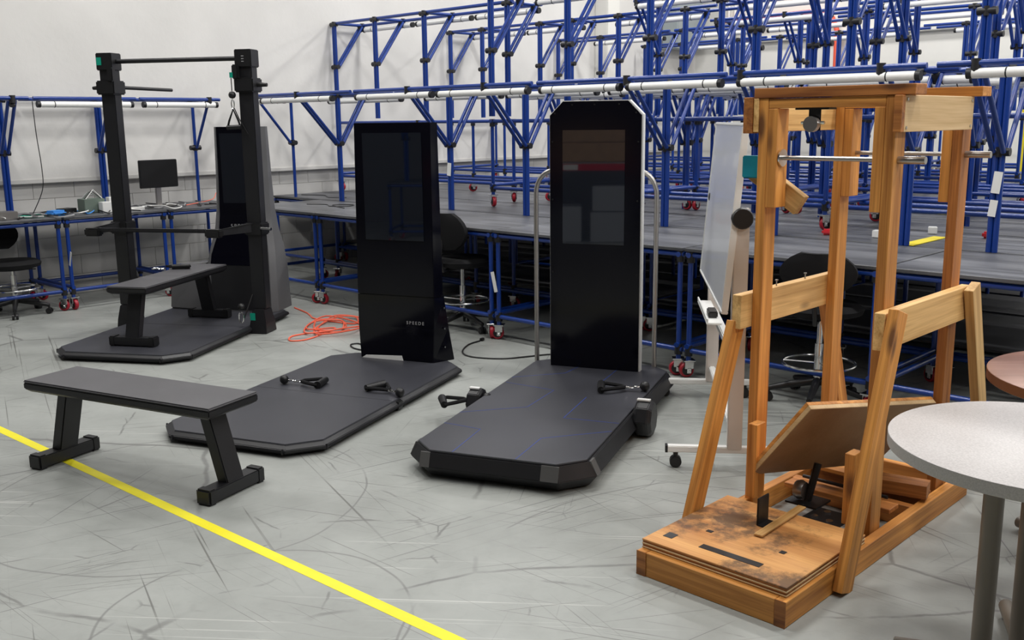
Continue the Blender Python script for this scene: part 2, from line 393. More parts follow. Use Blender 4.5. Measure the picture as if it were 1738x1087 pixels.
def bench(name, label, group, ox, oy, rz, W, D, zb=0.0, H=.86, top=True, posts=None, py=None, arms=(), zt=None, casters=True,
          tubes=None, lower=True, cross=False, shelf=False, ends=(0, 0), double=True, xleg=None):  # shelf: adds a dark shelf only to deepen the shade under the bench
    """blue pipe bench; posts: list of local x; py: local y of the posts; arms: list of y offsets carrying a beam"""
    t = thing(name, label, 'workbench', (ox, oy, zb), rz, group)
    bl = 'blue'; c = .12 if casters else 0.01
    i = .03
    top_mat = 'top'
    if top:
        MB().box(0, W, 0, D, H - .022, H).build('tabletop', top_mat, t, bevel=.003, seg=1)
    zr = H - .045
    pipe('rail', (0, i, zr), (W, i, zr), PR, bl, t); pipe('rail', (0, D - i, zr), (W, D - i, zr), PR, bl, t)
    pipe('rail', (i, 0, zr), (i, D, zr), PR, bl, t); pipe('rail', (W - i, 0, zr), (W - i, D, zr), PR, bl, t)
    legs = [(i, i), (W - i, i), (i, D - i), (W - i, D - i)]
    if W > 2.0: legs += [(W / 2, i), (W / 2, D - i)]
    for (x, y) in legs:
        pipe('leg', (x, y, c), (x, y, zr), PR, bl, t)
        inst('joint', joint_me, t, (x, y, H - .06)); inst('joint', joint_me, t, (x, y, c + .06))
        if casters: caster(x, y, 0, t, random.uniform(-3, 3))
    if lower:
        zl = c + .06
        for y in (i, D - i): pipe('lower_rail', (0, y, zl), (W, y, zl), PR, bl, t)
        for x in (i, W - i): pipe('lower_rail', (x, 0, zl + .03), (x, D, zl + .03), PR, bl, t)
        if shelf: MB().box(.03, W - .03, .03, D - .03, zl + .05, zl + .065).build('shade_shelf', 'shelfshade', t)  # dark shelf added to deepen the shade under the packed benches
        if cross: pipe('lower_rail', (0, D * .5, zl), (W, D * .5, zl), PR, bl, t)
    if posts:
        z0 = H + .001 if py is not None else 0
        for x in posts:
            jz = zt - .5
            for dx in ((-PR, PR) if double else (0,)):
                pipe('post', (x + dx, py, z0), (x + dx, py, zt), PR, bl, t)
            inst('joint', jointx_me, t, (x, py, jz)); inst('joint', jointx_me, t, (x, py, zt - .01))
            for ay in arms:
                pipe('arm', (x, py, zt), (x, py + ay, zt), PR, bl, t)
                for dx in ((-.03, .03) if double else (0,)):
                    pipe('brace', (x + dx, py + .03 * (1 if ay > 0 else -1), jz), (x + dx, py + ay * .95, zt - .02), PR * .9, bl, t)
                inst('joint', joint_me, t, (x, py + ay, zt - .01), (0, 0, 0))
                inst('joint', joint_me, t, (x, py + ay * .93, zt - .04), (.5 if ay > 0 else -.5, 0, 0))
        x0, x1 = -ends[0], W + ends[1]
        pipe('beam', (x0, py, zt), (x1, py, zt), PR, bl, t)
        for ay in arms:
            pipe('beam', (x0, py + ay, zt), (x1, py + ay, zt), PR, bl, t)
            n = tubes if tubes is not None else max(1, int((x1 - x0) / 1.3))
            for k in range(n):
                xc = x0 + (x1 - x0) * (k + .5) / n
                light_tube(xc, py + ay, zt - .055, t, min(1.2, (x1 - x0) / n - .12))
    return t

def bench_uv(label, group, a0, a1, b0, b1, **k):
    p = AB(a0, b0); name = k.pop('name', 'pipe_workbench')
    pa = k.pop('pa', None)
    if pa: k['posts'] = [x - a0 for x in pa]
    return bench(name, label, group, p.x, p.y, UANG, a1 - a0, b1 - b0, **k)
ZT = 1.965
G1 = 'front row of blue pipe benches'
bench_uv('blue pipe bench with dark top right behind the curved charcoal tower', G1, -3.75, -2.47, 0, .98, pa=[-3.38], py=1.0, arms=(-.5, .36), zt=ZT, ends=(.55, -.02), tubes=1)
bench_uv('blue pipe bench partly hidden behind the middle black tower', G1, -2.45, -.13, 0, .98, pa=[-1.66, -.69], py=1.0, arms=(-.5, .36), zt=ZT, tubes=2, ends=(-.02, -.02))
bench_uv('blue pipe bench behind the tall flat black panel', G1, -.11, 1.63, 0, .98, pa=[.78], py=1.0, arms=(-.5, .36), zt=ZT, tubes=2, ends=(-.02, -.02))
bench_uv('blue pipe bench directly behind the timber frame', G1, 1.65, 2.95, 0, .98, pa=[1.72, 2.66], py=1.0, arms=(-.5, .36), zt=ZT, tubes=1, ends=(-.02, -.02))
bench_uv('blue pipe bench behind the brown round table', G1, 2.97, 4.6, 0, .98, pa=[3.2], py=1.0, arms=(-.5, .36), zt=ZT, tubes=1, ends=(-.02, -.02))
# second row: one frame post by the wall corner, then plain benches packed behind
bench_uv('blue pipe bench filling the corner against the plastered wall, a thin cord on its top', 'second row of blue pipe benches', -4.74, -2.4, 1.02, 1.93, pa=[-4.3], py=.02, arms=(-.45,), zt=ZT, tubes=1, ends=(-.2, -1.3), double=False)
GB = 'plain blue pipe benches packed in the block behind the front row'
LB = 'plain dark-topped blue pipe bench packed in the block behind the front row'
rj = random.Random(5)
LP = {1.96: (.45, 'first'), 2.91: (.46, 'second'), 3.83: (.55, 'third'), 4.78: (.86, 'fourth'), 6.8: (.03, 'fifth')}
for (b0, b1, cuts) in [(1.02, 1.93, (-2.38, .6, 3.9)), (1.96, 2.88, (-4.74, -1.8, 1.0, 3.6)), (2.91, 3.8, (-4.74, -1.6, 1.2, 3.4)), (3.83, 4.75, (-4.74, -1.4, 2.6)), (4.78, 5.7, (-4.74, -1.2, 2.4)),
                       (5.73, 6.75, (-4.74, -1.2, 2.0)), (6.8, 7.75, (-4.74, -1.6, 1.6)), (7.8, 8.9, (-4.7, -1.8, 1.2))]:
    for a0, a1 in zip(cuts[:-1], cuts[1:]):
        if b0 in LP and a0 > -2:
            q, w = LP[b0]; n = 4 if a1 - a0 > 2.5 else 3
            bench_uv('blue pipe bench with low lamp posts inside packed block, %s row, %s part' % (w, 'left' if a0 < 0 else 'right'), None, a0, a1 - .02, b0, b1, casters=False, shelf=True,
                     pa=[a0 + (a1 - a0) * (k + .5 + rj.uniform(-.15, .15)) / n for k in range(n)], py=q, arms=(-.32, .32), zt=ZT, tubes=2)
        else:
            bench_uv(LB, GB, a0, a1 - .02, b0, b1, casters=b0 < 2, shelf=True)
# frames stacked on the bench tops; the same benches again, one storey up
ZB, Z2 = .862, 1.97
def stacked(where, a0, a1, b0, b1, pa, arm=.42, tubes=2, top=False, cross=True, py=.0, ends=(-.02, -.02), arms=None):
    grp = 'wheeled blue pipe frames stacked on the bench tops'
    ob = bench_uv('blue pipe rack on the bench tops, ' + where, grp, a0, a1, b0, b1, name='rolling_rack', pa=pa, zb=ZB, top=top, py=py + .03,
                  arms=arms or (arm,), zt=Z2, tubes=tubes, cross=cross, ends=ends)
    return ob
stacked('foremost against the bare plaster wall', -4.74, -1.75, 1.95, 2.85, [-4.72, -3.95, -3.1, -1.85], tubes=3)
stacked('nearest one, just left of the tallest black panel', -1.6, .12, 1.44, 2.34, [-1.57, -.62], tubes=1)
stacked('nearest row, right above the whiteboard', .16, 1.9, 1.44, 2.34, [.27, 1.25], tubes=1)
stacked('nearest row at the right photo edge', 1.94, 3.7, 1.44, 2.34, [2.0, 2.9, 3.62], tubes=2)
stacked('second row back, above the whiteboard', -1.0, 1.0, 2.5, 3.3, [-.95, .2, .9], tubes=2, arms=(-.38,), py=.75, cross=False)
stacked('second row back, behind the timber frame', 1.04, 3.0, 2.5, 3.3, [1.6, 2.6], tubes=2, arms=(-.38,), py=.75, cross=False)
stacked('third row back, touching the left plaster wall', -4.74, -2.7, 3.8, 4.7, [-4.7, -4.1, -3.1], tubes=2)
stacked('third row back, second from the left wall', -2.66, -.6, 3.8, 4.7, [-2.6, -1.9, -1.0], tubes=1)
stacked('third row back, third from the left wall', -.56, 1.2, 3.4, 4.3, [-.3, .7], tubes=1)
stacked('third row back, behind the timber frame', 1.24, 2.8, 3.4, 4.3, [1.3, 2.3], tubes=1)
stacked('fourth row back, left one of two', -1.6, .3, 4.85, 5.6, [-1.5, -.6, .2], tubes=1, arms=(-.38,), py=.7, cross=False)
stacked('fourth row back, right one of two', .34, 2.3, 4.5, 5.3, [.9, 1.9], tubes=1, arms=(-.38,), py=.7, cross=False)
stacked('fifth row back, touching the left plaster wall', -4.74, -2.7, 5.95, 6.7, [-4.7, -3.9, -2.9], tubes=1, cross=False)
stacked('fifth row back, middle of three', -2.66, -.4, 5.95, 6.7, [-2.5, -1.6, -.7], tubes=2, cross=False)
stacked('fifth row back, right one of three', -.36, 1.8, 5.95, 6.7, [.0, 1.2], tubes=1, cross=False)
stacked('rearmost row, left one by the wall corner', -4.7, -2.4, 7.95, 8.8, [-4.6, -3.9, -2.9], tubes=1, cross=False)
stacked('rearmost row, middle one', -2.36, -.2, 7.95, 8.8, [-2.2, -1.3, -.4], tubes=1, cross=False)
stacked('rearmost row, right one', -.16, 1.6, 7.95, 8.8, [.4], tubes=1, cross=False)

# left wall benches (front faces the room, posts along the wall)
LANG = UANG + PI / 2
G3 = 'blue pipe benches along the left wall'
def bench_wall(label, b0, b1, pb, **k):
    p = AB(-3.93, b0)
    return bench('pipe_workbench', label, G3, p.x, p.y, LANG, b1 - b0, .82, posts=[x - b0 for x in pb], py=.79, arms=(-.36,), zt=1.93, **k)
bench_wall('blue pipe bench at the left photo edge, tangled parts on top', -3.6, -1.72, [-1.88], tubes=1, ends=(0, -.02))
bench_wall('blue pipe bench by the left wall with the monitor on it', -1.70, -.70, [-.95], tubes=1, ends=(0, -.02))
bench_wall('short blue pipe bench between the monitor bench and the curved charcoal tower', -.68, .2, [.08], tubes=1, ends=(0, 0), double=False)

# ---------------------------------------------------------------- platform machines
def handle(name, pos, rz, parent, lift=0.0, sc=1.0):
    """stirrup cable handle lying flat: grip, two strap arms, carabiner, ball stop"""
    h = MB(); h.cyl((-.07, 0, 0), (.07, 0, 0), .024, 14, .02)
    o = h.build(name, 'black', parent, smooth=True, loc=pos, rot=(0, 0, rz))
    s = MB()
    for k in (-1, 1):
        s.tube([(.07 * k, 0, 0), (.068 * k, .03, .004), (.02 * k, .12, .004), (0, .135, .0)], .011, 6)
    s.build('strap', 'fabric', o)
    c = MB(); c.tube([(math.cos(a) * .012, .16 + math.sin(a) * .026, .0) for a in [2 * PI * i / 12 for i in range(13)]], .0045, 6)
    c.tube([(math.cos(a) * .009, .205 + math.sin(a) * .018, .004) for a in [2 * PI * i / 10 for i in range(11)]], .004, 6)
    c.build('carabiner', 'chrome', o, smooth=True)
    MB().lathe([(.004, -.028), (.02, -.022), (.028, -.008), (.028, .008), (.02, .022), (.004, .028)], 16, (0, .25, .008)).build('ball_stop', 'black', o, smooth=True)
    return o
R = math.radians
# ---- machine on the right with the tall flat panel
m3 = thing('cable_gym_machine', 'thick black platform with blue-seamed mat and tall flat glossy panel', 'gym machine', (-.107, 4.39, 0), R(-21))
L3, H3 = 1.97, .145
def ring(x, y0, y1, c, z): return [(px, py, z) for px, py in octo(-x, x, y0, y1, c)]
MB().loft([ring(.435, .03, L3 - .03, .11, .012), ring(.478, -.02, L3 + .02, .14, .065), ring(.445, .0, L3, .13, H3 - .012), ring(.43, .01, L3 - .01, .125, H3 - .012)]).build('platform_frame', 'satin', m3, bevel=.003)
MB().prism(octo(-.432, .432, .008, L3 - .008, .115), H3 - .011, H3).build('mat', 'mat', m3, bevel=.002, seg=1)
for (x0, x1) in ((-.36, -.31), (.25, .335)):
    MB().loft([[(x0, -.0235, .066), (x1, -.0235, .066), (x1, -.0005, .134), (x0, -.0005, .134)], [(x0, -.016, .066), (x1, -.016, .066), (x1, .006, .134), (x0, .006, .134)]]).build('corner_cap', 'cap', m3)
for (xa, ya, xb, yb) in ((.445, .115, .47, .17), (-.445, .115, -.47, .17)):
    s = 1 if xa > 0 else -1
    MB().loft([[(s * .481, .125, .066), (s * .481, .185, .066), (s * .449, .185, .134), (s * .449, .125, .134)], [(s * .47, .125, .066), (s * .47, .185, .066), (s * .44, .185, .134), (s * .44, .125, .134)]]).build('corner_cap', 'cap', m3)
def seam(pts, mat='seam'):
    m = MB()
    for (a, b) in zip(pts[:-1], pts[1:]):
        d = (Vector((*b, 0)) - Vector((*a, 0))).normalized(); n = Vector((-d.y, d.x, 0)) * .0022
        A_, B_ = Vector((*a, 0)), Vector((*b, 0))
        m.prism([(A_ + n)[:2], (A_ - n)[:2], (B_ - n)[:2], (B_ + n)[:2]], H3 - .0005, H3 + .0008)
    m.build('mat_seam', mat, m3)
seam([(-.43, .42), (-.21, .38), (-.20, .01)]); seam([(.12, .01), (.13, .34), (.43, .56)])
seam([(.43, .70), (.13, .70), (.13, 1.12)]); seam([(-.43, .62), (-.12, .83), (-.09, 1.2), (-.42, 1.28)]); seam([(-.43, 1.40), (-.15, 1.6), (-.12, 1.78)]); seam([(.12, 1.45), (.13, 1.78)])
py = 1.775
def chprof(x0, x1, z0, z1, c): return [(x0, z0), (x1, z0), (x1, z1 - c), (x1 - c, z1), (x0 + c, z1), (x0, z1 - c)]
MB().loft([[(x, py + .003, z) for x, z in chprof(-.307, .277, H3, 1.795, .085)], [(x, py + .05, z) for x, z in chprof(-.307, .277, H3, 1.795, .085)]]).build('panel_back', 'white', m3)
MB().loft([[(x, py - .01, z) for x, z in chprof(-.302, .268, H3, 1.79, .083)], [(x, py + .004, z) for x, z in chprof(-.302, .268, H3, 1.79, .083)]]).build('front_panel', 'gloss', m3, bevel=.001, seg=1)
MB().box(-.22, .17, py - .013, py - .009, .93, 1.62).build('screen', 'screen', m3)
for (sx, sz) in [(-.16, 1.77), (-.02, 1.77), (.13, 1.77), (-.27, 1.72), (.235, 1.72), (-.285, 1.55), (.25, 1.55), (-.285, 1.2), (.25, 1.2), (-.285, .75), (.25, .75)]:
    MB().cyl((sx, py - .009, sz), (sx, py - .014, sz), .005, 10).build('screw', 'black', m3)
# bent tube guard behind the panel
for (x, s) in ((-.452, 1), (.33, -1)):
    pts = [(x, 1.93, .03), (x, 1.93, 1.22)]
    for i in range(1, 8):
        a = PI / 2 * i / 7; pts.append((x + s * .12 * (1 - math.cos(a)), 1.93, 1.22 + .15 * math.sin(a)))
    pts.append((x + s * .2, 1.93, 1.37))
    MB().tube(pts, .015, 10).build('bent_tube', 'steel', m3, smooth=True)
# side pulley pod
pod = MB().lathe([(.02, -.05), (.085, -.05), (.105, -.03), (.105, .03), (.085, .05), (.02, .05)], 8, (.50, .98, .1), axis='x').build('pulley_housing', 'satin', m3, bevel=.004)
MB().box(.46, .53, .955, .985, .2, .208).build('latch', 'white', pod)
handle('cable_handle', (.17, 1.28, H3 + .022), R(-75), m3)
pod = MB().lathe([(.02, -.04), (.07, -.04), (.085, -.03), (.085, .03), (.07, .04), (.02, .04)], 8, (-.485, .98, .1), axis='x').build('pulley_housing', 'satin', m3, bevel=.004)
MB().box(-.52, -.46, .955, .985, .18, .188).build('latch', 'white', pod)
handle('cable_handle', (-.64, .86, .12), R(-60), m3)

# ---- middle machine
m2 = thing('cable_gym_machine', 'low black platform with glossy black tower on a flared base, centre', 'gym machine', (-1.505, 4.946, 0), R(-22))
def low_deck(par, hw, L, c):
    H = .068
    MB().loft([ring(hw - .03, .03, L - .03, c, .008), ring(hw, 0, L, c + .01, .03), ring(hw - .005, .005, L - .005, c, .045), ring(hw - .03, .03, L - .03, c, .062)]).build('platform_frame', 'satin', par, bevel=.003)
    MB().prism(octo(-hw + .028, hw - .028, .028, L - .028, c), .05, H).build('mat', 'mat', par, bevel=.003)
    for (x, y) in ((hw - .002, .16), (-hw + .002, .16), (hw - .17, .002), (-hw + .17, .002)):
        MB().box(x - .004, x + .004, y - .004, y + .004, .02, .05).build('rail_joint', 'dark', par)
low_deck(m2, .52, 1.98, .14)
for y in (.93,): 
    MB().box(-.475, .475, y - .001, y + .001, .0675, .0686).build('mat_seam', 'dark', m2)
MB().box(.47, .515, .94, 1.0, .01, .06).build('rail_clip', 'black', m2, bevel=.005)
py = 1.84; cx2 = .02
low = MB().loft([[(cx2 - .28, py, .068), (cx2 + .28, py, .068), (cx2 + .37, py + .15, .068), (cx2 - .37, py + .15, .068)],
                 [(cx2 - .29, py, .3), (cx2 + .29, py, .3), (cx2 + .345, py + .12, .3), (cx2 - .345, py + .12, .3)],
                 [(cx2 - .285, py - .005, .52), (cx2 + .30, py - .005, .52), (cx2 + .33, py + .09, .52), (cx2 - .31, py + .09, .52)]]).build('tower_base', 'gloss', m2, bevel=.003)
MB().loft([[(cx2 - .27, py - .006, .0685), (cx2 + .05, py - .006, .0685), (cx2 + .05, py, .0685), (cx2 - .27, py, .0685)], [(cx2 - .24, py - .006, .088), (cx2 + .04, py - .006, .102), (cx2 + .04, py, .102), (cx2 - .24, py, .088)]]).build('foot_glint', 'white', m2)['label'] = 'painted white glint at the tower foot'  # bright reflection at the tower foot, modelled as a white strip
for z in (.17, .3, .44): MB().lathe([(.001, -.004), (.007, -.003), (.007, .003), (.001, .004)], 10, (cx2 + .335, py + .075, z), axis='x').build('bolt', 'chrome', m2)
up = MB().loft([[(cx2 - .285, py - .006, .523), (cx2 + .30, py - .006, .523), (cx2 + .325, py + .085, .523), (cx2 - .30, py + .085, .523)],
                [(cx2 - .26, py - .01, 1.675), (cx2 + .305, py - .01, 1.675), (cx2 + .325, py + .06, 1.675), (cx2 - .275, py + .06, 1.675)]]).build('tower', 'gloss', m2, bevel=.003)
MB().box(cx2 - .20, cx2 + .24, py - .013, py - .006, .90, 1.61).build('screen', 'screen', m2)
text('logo', 'SPEEDE', .031, 'logo', m2, (cx2 + .085, py - .0035, .328), (PI / 2, 0, 0))
handle('cable_handle', (-.10, 1.08, .09), R(100), m2)
handle('cable_handle', (.26, 1.12, .09), R(-115), m2)

# ---- left machine with the rack
m1 = thing('cable_gym_machine', 'black platform with two tall uprights, high crossbar and curved charcoal tower', 'gym machine', (-2.883, 6.92, 0), R(-12))
low_deck(m1, .555, 1.96, .14)
MB().box(-.52, .52, 1.05, 1.052, .0675, .0686).build('mat_seam', 'dark', m1)
# curved shell: half width against height
TX = .16
prof = [(.07, .345, 1.66, 2.0), (.25, .335, 1.68, 2.0), (.47, .325, 1.70, 2.0), (.62, .305, 1.74, 1.99), (.76, .275, 1.78, 1.98), (.95, .255, 1.80, 1.96), (1.2, .247, 1.81, 1.95), (1.655, .24, 1.82, 1.93)]
MB().loft([[(TX - x, y0 + .05, z), (TX - x + .04, y0, z), (TX + x - .04, y0, z), (TX + x, y0 + .05, z), (TX + x - .01, y1, z), (TX - x + .01, y1, z)] for z, x, y0, y1 in prof]).build('tower_shell', 'shell', m1, smooth=True)
ip = [(.47, .265), (.56, .262), (.66, .235), (.76, .205), (.9, .195), (1.2, .192), (1.655, .19)]
def yf(z):
    for (a, b) in zip(prof[:-1], prof[1:]):
        if a[0] <= z <= b[0]: t = (z - a[0]) / (b[0] - a[0]); return a[2] + (b[2] - a[2]) * t
    return prof[-1][2]
MB().loft([[(TX - x, yf(z) - .008, z), (TX + x, yf(z) - .008, z), (TX + x, yf(z) + .01, z), (TX - x, yf(z) + .01, z)] for z, x in ip]).build('front_panel', 'gloss', m1)
MB().loft([[(TX - x, yf(z) - .006, z), (TX + x, yf(z) - .006, z), (TX + x, yf(z) + .01, z), (TX - x, yf(z) + .01, z)] for z, x in ((.085, .24), (.25, .262), (.465, .265))]).build('lower_panel', 'satin', m1)
MB().box(TX - .155, TX + .155, 1.792, 1.81, .88, 1.60).build('screen', 'screen', m1, bevel=.002)
text('logo', 'SPEEDE', .046, 'logo', m1, (TX - .09, yf(.8) - .010, .79), (PI / 2, 0, 0))
MB().loft([[(-.53, 1.70, .07), (-.17, 1.66, .07), (-.17, 1.95, .07), (-.53, 1.92, .07)], [(-.52, 1.74, .40), (-.17, 1.72, .44), (-.17, 1.95, .44), (-.52, 1.92, .40)], [(-.48, 1.78, .45), (-.17, 1.74, .48), (-.17, 1.95, .48), (-.48, 1.92, .45)]]).build('side_fairing', 'shell', m1, bevel=.012)
for s in (-1, 1):
    x = .60 * s; y = 1.2 if s > 0 else 1.2
    MB().loft([[(x - .075, y - .10, .0), (x + .075, y - .10, .0), (x + .075, y + .10, .0), (x - .075, y + .10, .0)],
               [(x - .07, y - .09, .08), (x + .07, y - .09, .08), (x + .07, y + .09, .08), (x - .07, y + .09, .08)],
               [(x - .05, y - .07, .2), (x + .05, y - .07, .2), (x + .05, y + .07, .2), (x - .05, y + .07, .2)]]).build('upright_foot', 'satin', m1, bevel=.006)
    up_ = MB().box(x - .06, x + .06, y - .05, y + .05, .2, 2.22).build('upright', 'satin', m1, bevel=.006)
    for k in range(12): MB().box(x - .061, x - .0595, y - .008, y + .008, .5 + k * .13, .512 + k * .13).build('adjustment_slot', 'dark', up_)
    MB().box(x - .07, x + .07, y - .07, y + .07, 2.11, 2.245).build('top_cap', 'black', m1, bevel=.006)
    MB().box(x - .08, x + .08, y - .085, y + .085, 1.92, 2.03).build('carriage', 'black', m1, bevel=.01)
    MB().box(x - .025 - .06 * s, x + .025 - .06 * s, y - .10, y - .05, 2.02, 2.13).build('pulley', 'black', m1, bevel=.008)
    MB().cyl((x + .045 * s, y, 1.98), (x + .16 * s, y, 1.975), .022, 12, .014).build('locking_pin', 'black', m1, smooth=True)
    MB().box(x - .075, x + .075, y - .075, y + .075, .80, .90).build('carriage', 'black', m1, bevel=.01)
pipe('crossbar', (-.55, 1.2, 2.18), (.55, 1.2, 2.18), .018, 'satin', m1, 14)
pipe('spotter_arm', (-.58, 1.26, 1.98), (-.58, 2.08, 1.98), .015, 'satin', m1, 12)
MB().cyl((.645, 1.14, .86), (.76, 1.12, .855), .012, 10).build('locking_pin', 'chrome', m1, smooth=True)
MB().box(-.66, -.62, 1.125, 1.13, 2.15, 2.21).build('tag', 'green', m1)['label'] = 'green sticker'
MB().box(.535, .58, 1.112, 1.114, .11, .17).build('tag', 'green', m1)['label'] = 'green sticker'
MB().box(.50, .525, 1.095, 1.10, 2.03, 2.07).build('tag', 'green', m1)['label'] = 'green sticker'
for (zz) in (2.19, 2.17, 2.15): MB().box(.59, .61, 1.128, 1.1295, zz, zz + .006).build('marking', 'logo', m1)
# long handle bar held across at hip height
bar = MB().box(-.66, .33, .86, .90, .845, .875).build('press_bar', 'satin', m1, bevel=.008)
for x in (-.72, .33): MB().box(x, x + .13, .84, .92, .81, .875).build('bar_end', 'black', m1, bevel=.012)
MB().loft([[(.43, .85, .82), (.43, .91, .82), (.43, .91, .87), (.43, .85, .87)], [(.56, 1.12, .83), (.60, 1.14, .83), (.60, 1.14, .90), (.56, 1.12, .90)]]).build('bar_arm', 'satin', m1, bevel=.004)
MB().loft([[(-.68, .85, .82), (-.68, .91, .82), (-.68, .91, .87), (-.68, .85, .87)], [(-.62, 1.12, .83), (-.58, 1.14, .83), (-.58, 1.14, .90), (-.62, 1.12, .90)]]).build('bar_arm', 'satin', m1, bevel=.004)
# handle hanging from the right pulley
hg = MB().tube([(.50, 1.12, 2.03), (.50, 1.12, 1.93)], .004, 6).build('cable', 'black', m1)
MB().lathe([(.004, -.028), (.02, -.022), (.028, -.008), (.028, .008), (.02, .022), (.004, .028)], 14, (.50, 1.12, 1.90)).build('ball_stop', 'black', m1, smooth=True)
MB().tube([(.50 + math.cos(a) * .012, 1.12, 1.83 + math.sin(a) * .035) for a in [2 * PI * i / 12 for i in range(13)]], .0045, 6).build('carabiner', 'chrome', m1, smooth=True)
hh = MB().cyl((.44, 1.12, 1.65), (.56, 1.12, 1.655), .018, 12).build('cable_handle', 'black', m1, smooth=True)
MB().tube([(.445, 1.12, 1.65), (.46, 1.12, 1.70), (.50, 1.12, 1.79), (.54, 1.12, 1.70), (.555, 1.12, 1.655)], .008, 6).build('strap', 'fabric', hh)
MB().tube([(.51, 1.12, 1.80), (.54, 1.13, 1.72), (.60, 1.15, 1.60)], .004, 6).build('cable', 'black', m1)
# low handles by each upright foot
for s in (-1, 1):
    x = .49 * s
    MB().tube([(x + math.cos(a) * .02, 1.05, .14 + math.sin(a) * .045) for a in [2 * PI * i / 12 for i in range(13)]], .007, 6).build('carabiner', 'chrome', m1, smooth=True)
    MB().lathe([(.004, -.028), (.02, -.022), (.03, -.008), (.03, .008), (.02, .022), (.004, .028)], 14, (x, 1.06, .23)).build('ball_stop', 'black', m1, smooth=True)
    MB().tube([(x, 1.06, .09), (x + .03 * s, 1.1, .2), (x + .06 * s, 1.15, .32)], .006, 6).build('cable', 'black', m1)

# ---------------------------------------------------------------- flat benches
def flat_bench(label, c, ang, z):
    t = thing('weight_bench', label, 'bench', (c[0], c[1], z), ang)
    L, W = 1.21, .325
    MB().box(-L / 2, L / 2, -W / 2, W / 2, .435, .45).build('seat_pad', 'vinyl', t, bevel=.006)
    MB().loft([[(-L / 2 + .03, -W / 2 + .02, .39), (L / 2 - .03, -W / 2 + .02, .39), (L / 2 - .03, W / 2 - .02, .39), (-L / 2 + .03, W / 2 - .02, .39)],
               [(-L / 2 + .001, -W / 2 + .001, .408), (L / 2 - .001, -W / 2 + .001, .408), (L / 2 - .001, W / 2 - .001, .408), (-L / 2 + .001, W / 2 - .001, .408)],
               [(-L / 2 + .001, -W / 2 + .001, .437), (L / 2 - .001, -W / 2 + .001, .437), (L / 2 - .001, W / 2 - .001, .437), (-L / 2 + .001, W / 2 - .001, .437)]]).build('seat_frame', 'satin', t, bevel=.004)
    for s in (-1, 1):
        xt, xb = s * .46, s * .555
        MB().loft([[(xb - .032, -.055, .06), (xb + .032, -.055, .06), (xb + .032, .055, .06), (xb - .032, .055, .06)],
                   [(xt - .032, -.055, .40), (xt + .032, -.055, .40), (xt + .032, .055, .40), (xt - .032, .055, .40)]]).build('leg', 'satin', t, bevel=.005)
        f = MB().box(xb - .04, xb + .04, -.15, .15, .008, .068).build('foot_bar', 'satin', t, bevel=.005)
        for q in (-1, 1):
            MB().box(xb - .043, xb + .043, min(q * .135, q * .185), max(q * .135, q * .185), 0, .074).build('foot_cap', 'black', t, bevel=.008)
    return t
flat_bench('long flat black weight bench straddling the yellow line at the left front', (-1.805, 4.605), R(-26.8), 0)
flat_bench('flat black weight bench standing on the left rack platform', (-2.69, 7.73), R(77.5), .069)
hb = MB().cyl((-.07, 0, 0), (.07, 0, 0), .019, 12).build('pull_handle', 'black', None, smooth=True, loc=(-2.70, 8.02, .54), rot=(0, 0, R(10)))
tag(hb, 'black cable handle with strap lying on the bench on the left platform', 'handle')
MB().tube([(.07, 0, 0), (.05, .05, .0), (-.05, .09, 0), (-.12, .05, 0), (-.07, 0, 0)], .01, 6).build('strap', 'fabric', hb)
MB().tube([(-.18 + math.cos(a) * .05, .02 + math.sin(a) * .03, -.012) for a in [2 * PI * i / 14 for i in range(15)]], .005, 6).build('carabiner', 'chrome', hb, smooth=True)

# ---------------------------------------------------------------- timber test frame
P0 = Vector((.46, 3.47, 0))
rig = thing('timber_test_frame', 'tall frame of reddish 2x4 lumber with braced legs and worn plywood step', 'wooden frame', P0, UANG)
fir, frd, pin = 'fir', 'firdark', 'pine'
# base
for x in (.02, .595):
    board('side_rail', (x, 0, .048), (x, 1.64, .048), .095, .04, fir, rig)
    b_ = MB().box(x - .0205, x + .0205, -.0025, .0, .0, .096).build('end_grain', frd, rig)
board('front_rail', (.041, .02, .048), (.574, .02, .048), .095, .04, fir, rig)
board('cross_rail', (.041, .66, .048), (.574, .66, .048), .09, .04, fir, rig)
board('cross_rail', (.041, 1.12, .048), (.574, 1.12, .048), .09, .04, frd, rig)
board('cross_rail', (.041, 1.3, .06), (.574, 1.3, .06), .09, .04, frd, rig)
board('cross_rail', (.041, 1.6, .048), (.574, 1.6, .048), .09, .04, fir, rig)
board('loose_block', (.33, 1.16, .14), (.60, 1.22, .14), .06, .09, frd, rig)
board('slat', (.08, 1.0, .108), (.55, 1.0, .108), .02, .09, frd, rig)
board('slat', (.08, 1.24, .125), (.5, 1.24, .125), .02, .08, fir, rig)
for k, mm in enumerate(('ply', 'firdark', 'ply', 'firdark', 'plytop')):
    MB().box(.0 + .001 * (k % 2), .60 - .0015 * (k % 2), .03 + .002 * (k % 2), .625, .0965 + k * .0072, .1032 + k * .0073).build('plywood_sheet', mm, rig, bevel=.0015, seg=1)
for i, (w0, w1, d0, d1) in enumerate([(.045, .085, .10, .145), (.20, .45, .105, .14), (.14, .165, .245, .265), (.44, .462, .26, .285)]):
    MB().box(w0, w1, d0, d1, .1326, .1338).build('grip_tape', 'black', rig)
